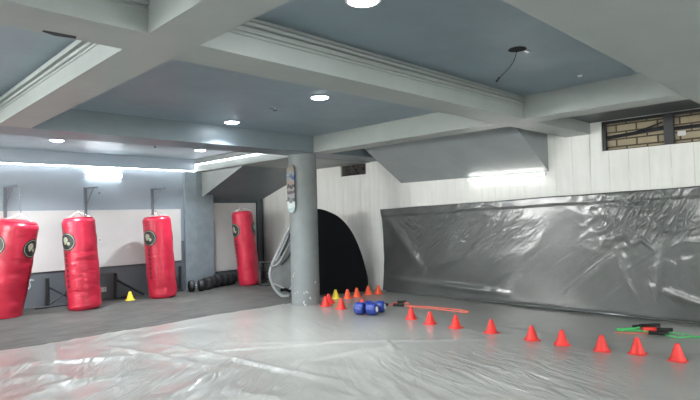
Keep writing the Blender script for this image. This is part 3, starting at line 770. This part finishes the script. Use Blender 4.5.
# ------------------------------------------------------------------ resistance cords
t = thing('resistance_cord', 'red looped exercise cord with black handles beside the blue dumbbells', 'exercise cord', (6.2, 5.4, .008))
L_ = Vector((6.2, 5.4, .008))
def rel(pts, z=.008): return [Vector((x, y, z)) - L_ for x, y in pts]
bm = B(); sweep(bm, smooth_path(rel([(6.30, 5.50), (6.36, 5.19), (6.41, 4.80), (6.43, 4.40), (6.43, 4.23), (6.52, 4.22), (6.56, 4.42), (6.53, 4.75), (6.47, 5.02), (6.38, 5.22)], .014)), .006, 8); obj('cord', bm, coral, t, True)
bm = B(); sweep(bm, smooth_path(rel([(6.27, 5.48), (6.45, 5.52), (6.57, 5.46), (6.52, 5.30), (6.36, 5.19)], .018)), .010, 8); obj('cord', bm, coral, t, True)
for a, b in (((6.10, 5.62), (6.24, 5.49)), ((6.26, 5.40), (6.33, 5.25)), ((6.50, 5.52), (6.60, 5.42))):
    bm = B(); sweep(bm, rel([a, ((a[0] + b[0]) / 2, (a[1] + b[1]) / 2), b], .026), .022, 10); obj('handle', bm, foam, t, True)
t = thing('resistance_cord', 'green and red exercise cords with black foam handles near the wall sheet', 'exercise cord', (6.6, 1.9, .008))
L_ = Vector((6.6, 1.9, .008))
def gp(pts, z=.016): return smooth_path([Vector((x, y, z)) - L_ for x, y in pts])
for pts, m, r in (([(6.56, 2.25), (6.70, 2.10), (6.90, 2.06), (6.98, 1.98)], green_t, .011), ([(6.50, 2.22), (6.62, 2.05), (6.60, 1.85), (6.58, 1.75), (6.52, 1.60), (6.66, 1.5), (6.75, 1.30), (6.7, .9)], green_t, .007),
                  ([(6.70, 1.78), (6.74, 1.6), (6.64, 1.45), (6.74, 1.2), (6.8, .9)], green_t, .006), ([(6.38, 2.20), (6.44, 2.06), (6.56, 1.90), (6.66, 1.84)], coral, .006), ([(6.40, 2.14), (6.60, 2.2), (6.78, 2.08), (6.95, 2.1)], green_t, .008)):
    bm = B(); sweep(bm, gp(pts), r, 8); obj('cord', bm, m, t, True)
for a, b in (((6.86, 2.09), (7.02, 1.92)), ((6.74, 1.92), (6.84, 1.74)), ((6.53, 1.90), (6.60, 1.72)), ((6.74, 2.12), (6.84, 2.06))):
    bm = B(); sweep(bm, gp([a, ((a[0] + b[0]) / 2, (a[1] + b[1]) / 2), b], .028), .020, 10); obj('handle', bm, foam, t, True)
bm = B(); sweep(bm, gp([(6.64, 1.99), (6.70, 1.93), (6.72, 1.87)], .034), .024, 10); o = obj('grip', bm, cone_red, t, True); o['label'] = 'red grip'

# ------------------------------------------------------------------ pop-up tent
A = Vector((7.19, 6.82, 0)); u = Vector((-.853, .521, 0)); back = Vector((.521, .853, 0))
prof = smooth_path([(0.06, 0.0), (0.0, .12), (0.01, .31), (.12, .75), (.28, 1.12), (.48, 1.37), (.70, 1.50), (.92, 1.56), (1.14, 1.53), (1.32, 1.39), (1.44, 1.22), (1.59, .93), (1.74, .64), (1.80, .41), (1.73, .18), (1.60, .03), (1.47, .0)], 5)
t = thing('pop_up_tent', 'black and grey pop-up tent standing behind the round column', 'tent', A + u * .9)
O = A + u * .9
def P3(s, z, d): return A + u * s + back * d - O + Vector((0, 0, z))
def split_front(lo, hi, name, m, off):
    bm = B(); seq = [p for p in prof if lo <= p.x <= hi]
    K = 14; rows = []
    # spans between the outline and the base line, slightly bulged
    S = [lo + (hi - lo) * i / 26 for i in range(27)]
    def zt(s):
        best = 0
        for a, b in zip(prof, prof[1:]):
            if (a.x - s) * (b.x - s) <= 0 and abs(a.x - b.x) > 1e-6:
                best = max(best, a.y + (b.y - a.y) * (s - a.x) / (b.x - a.x))
        return best
    def zb(s):
        if s < 1.47: return .006
        best = 9
        for a, b in zip(prof, prof[1:]):
            if (a.x - s) * (b.x - s) <= 0 and abs(a.x - b.x) > 1e-6: best = min(best, a.y + (b.y - a.y) * (s - a.x) / (b.x - a.x))
        return max(.006, best if best < 5 else .2)
    for s in S:
        s_ = min(max(s, .012), 1.795); z1, z0 = zt(s_), zb(s_)
        rows.append([bm.verts.new(P3(s_, z0 + (z1 - z0) * k / K, off - .05 * math.sin(PI * k / K) * math.sin(PI * min(1, s_ / 1.8)))) for k in range(K + 1)])
    for a, b in zip(rows, rows[1:]):
        for k in range(K): bm.faces.new((a[k], b[k], b[k + 1], a[k + 1]))
    bmesh.ops.remove_doubles(bm, verts=bm.verts, dist=1e-4)
    return obj(name, bm, m, t, True)
split_front(.012, 1.30, 'black_panel', tent_black, 0)
split_front(1.30, 1.795, 'grey_flap', tent_grey, 0)
# shell: the outline shrinks backwards
bm = B(); rings = []
for k, (d, f) in enumerate(((0, 1), (.10, .99), (.22, .95), (.34, .88), (.44, .78), (.52, .64), (.56, .45))):
    ring = []
    for p in prof:
        s = .95 + (p.x - .95) * f
        # keep clear of the boarded wall
        q = P3(s, max(.004, p.y * (f if f < 1 else 1)), d); over = (q + O).x - (WX - .03)
        if over > 0: q.x -= over
        ring.append(bm.verts.new(q))
    rings.append(ring)
for a, b in zip(rings, rings[1:]):
    for i in range(len(prof) - 1): bm.faces.new((a[i], a[i + 1], b[i + 1], b[i]))
bm.faces.new(rings[-1])
obj('shell', bm, tent_dark, t, True)
pp = [p for p in prof if p.x > 1.3]
bm = B(); sweep(bm, [P3(p.x, max(p.y, .012), -.006) for p in pp], [.010 + .022 * k / len(pp) for k in range(len(pp))], 8); o = obj('rim_piping', bm, tent_pipe, t, True); o['label'] = 'pale piping around the grey flap'
bm = B(); sweep(bm, [P3(p.x, max(p.y, .012), -.003) for p in prof if p.x <= 1.3], .010, 8); obj('rim_piping', bm, tent_black, t, True)
for a, m_, r_ in (([(1.46, 1.10), (1.52, .98), (1.62, .78), (1.70, .66)], tent_pipe, .013), ([(1.40, 1.0), (1.46, .92), (1.56, .74), (1.66, .60), (1.76, .56)], tent_pipe, .012), ([(1.42, 1.14), (1.50, .94), (1.60, .74)], tent_dark, .016),
              ([(1.38, .90), (1.46, .72), (1.60, .58)], tent_dark, .018), ([(1.38, .30), (1.42, .18), (1.50, .10)], tent_pipe, .016), ([(1.74, .26), (1.62, .20), (1.50, .12)], tent_pipe, .014), ([(1.62, .13), (1.54, .14), (1.44, .10)], tent_black, .028)):
    bm = B(); sweep(bm, smooth_path([P3(s, z, -.045) for s, z in a]), r_, 8); obj('fold_band', bm, m_, t, True)

# ------------------------------------------------------------------ skateboard deck on the column
def deck_material():
    m = bpy.data.materials.new('deck_art'); m.use_nodes = True; nt = m.node_tree; b = nt.nodes['Principled BSDF']
    b.inputs['Roughness'].default_value = .4
    tc = N(nt, 'ShaderNodeTexCoord'); s = N(nt, 'ShaderNodeSeparateXYZ'); nt.links.new(tc.outputs['Object'], s.inputs[0])
    n1 = N(nt, 'ShaderNodeTexNoise', i_Scale=9.0, i_Detail=3.0); nt.links.new(tc.outputs['Object'], n1.inputs['Vector'])
    f = M(nt, 'ADD', M(nt, 'DIVIDE', s.outputs[2], .8), M(nt, 'MULTIPLY', M(nt, 'SUBTRACT', n1.outputs['Fac'], .5), .25))
    r = N(nt, 'ShaderNodeValToRGB'); r.color_ramp.interpolation = 'CONSTANT'
    cols = [(0, (.25, .33, .33)), (.10, (.42, .46, .45)), (.22, (.12, .14, .15)), (.30, (.45, .43, .42)), (.38, (.10, .10, .11)), (.46, (.42, .38, .36)), (.52, (.05, .05, .06)), (.57, (.45, .33, .26)), (.66, (.36, .42, .46)),
            (.70, (.04, .12, .42)), (.78, (.36, .48, .55)), (.84, (.45, .36, .28)), (.92, (.32, .30, .29))]
    e = r.color_ramp.elements
    e[0].position = 0; e[0].color = (*cols[0][1], 1); e[1].position = cols[1][0]; e[1].color = (*cols[1][1], 1)
    for p, c in cols[2:]: el = e.new(p); el.color = (*[.5 * v for v in c], 1)
    nt.links.new(f, r.inputs['Fac']); nt.links.new(r.outputs['Color'], b.inputs['Base Color'])
    return m
t = thing('skateboard', 'upright skateboard with blue and tan graphics fixed high on the column', 'skateboard', (5.372, 6.74, 1.49), None, (0, 0, math.radians(8)))
bm = B(); n = 20; Lb, W = .80, .082; prof2 = []
for k in range(n + 1): a = PI * k / n; prof2.append((W * math.cos(a), Lb - .11 + .11 * math.sin(a)))
for k in range(n + 1): a = PI + PI * k / n; prof2.append((W * math.cos(a), .11 + .11 * math.sin(a)))
vf = []
def bend(z): return -.030 * (max(0, .12 - z) / .12) ** 1.5 - .030 * (max(0, z - (Lb - .12)) / .12) ** 1.5
slices = [i / 30 * Lb for i in range(31)]
def halfw(z):
    if z < .11: return W * math.sqrt(max(0.001, 1 - ((.11 - z) / .11) ** 2))
    if z > Lb - .11: return W * math.sqrt(max(0.001, 1 - ((z - Lb + .11) / .11) ** 2))
    return W
for x_off in (0, .012):
    vf.append([[bm.verts.new((x_off + bend(z) * -1 * .4 - .004, halfw(z) * s, z)) for s in (-1, -.5, 0, .5, 1)] for z in slices])
for lay in vf:
    for a, b in zip(lay, lay[1:]):
        for k in range(4): bm.faces.new((a[k], a[k + 1], b[k + 1], b[k]))
for a, b in zip(range(30), range(1, 31)):
    for k in (0, 4): bm.faces.new((vf[0][a][k], vf[0][b][k], vf[1][b][k], vf[1][a][k]))
obj('deck', bm, deck_material(), t, True)
for zc_ in (.20, .60):
    bm = B(); box(bm, -.012, -.003, -.03, .03, zc_ - .04, zc_ + .04); sweep(bm, [(-.035, -.075, zc_), (-.035, .075, zc_)], .008, 8); box(bm, -.036, -.01, -.012, .012, zc_ - .012, zc_ + .012)
    tr = obj('truck', bm, grey_steel, t)
bm = B(); box(bm, .010, .030, -.02, .02, .35, .45); obj('mount', bm, grey_steel, t)

# ------------------------------------------------------------------ small wall fittings
bm = B(); box(bm, 3.55, 3.68, WY - .037, WY - .025, 1.07, 1.14)
t = thing('wall_socket', 'pale double socket high on the white board beside the second bag', 'socket', (3.615, WY - .026, 1.105), 'white wall sockets')
bm2 = B(); bm.free(); box(bm2, -.065, .065, -.012, 0, -.04, .04); obj('plate', bm2, plastic_w, t, bevel=.003)
bm2 = B()
for s in (-.032, .032): box(bm2, s - .018, s + .018, -.0135, -.011, -.02, .02)
obj('insert', bm2, mat('socket_grey', (.42, .42, .42), .4), t)
t2 = dup(t, (3.70, WY, .18), 'white wall socket low on the dark band next to the second bag')
bm = B(); sweep(bm, smooth_path([(2.44, WY - .006, .36), (2.47, WY - .006, .33), (2.51, WY - .006, .37), (2.50, WY - .006, .44), (2.52, WY - .006, .48), (2.57, WY - .006, .47)]), .012, 6)
tag(obj('wall_mark', bm, scribble_m, None, True), 'white curved chalk mark on the dark lower wall near the leaning bag', 'mark')
bm = B(); lathe(bm, [(.02, 0), (.02, .02), (.008, .03), (.008, .05)], 12, axis_mtx((3.66, WY, 1.98), (0, -1, 0)))
tag(obj('wall_hook', bm, grey_steel, None, True), 'tiny dark peg on the grey wall beneath the tube light', 'hook')

# ------------------------------------------------------------------ camera, world, view
cam = bpy.data.cameras.new('camera'); cam.sensor_width = 36; cam.sensor_fit = 'HORIZONTAL'; cam.lens = 36 * 530.1 / 700; cam.clip_start = .05
co = bpy.data.objects.new('camera', cam); C.objects.link(co)
yaw, pit, rol = math.radians(-44.893), math.radians(1.718), math.radians(-1.612)
fwd = Vector((-math.sin(yaw) * math.cos(pit), math.cos(yaw) * math.cos(pit), math.sin(pit)))
right = Vector((math.cos(yaw), math.sin(yaw), 0)); up = right.cross(fwd)
r2 = math.cos(rol) * right + math.sin(rol) * up; u2 = -math.sin(rol) * right + math.cos(rol) * up
mw = Matrix((r2, u2, -fwd)).transposed().to_4x4(); mw.translation = (0, 0, CAM_H)
co.matrix_world = mw
bpy.context.scene.camera = co
w = bpy.data.worlds.new('world'); bpy.context.scene.world = w; w.use_nodes = True
w.node_tree.nodes['Background'].inputs[0].default_value = (.6, .7, .8, 1); w.node_tree.nodes['Background'].inputs[1].default_value = .3
vs = bpy.context.scene.view_settings
vs.view_transform = 'Standard'; vs.look = 'None'; vs.gamma = 1; vs.exposure = 1.2
vs.use_curve_mapping = False
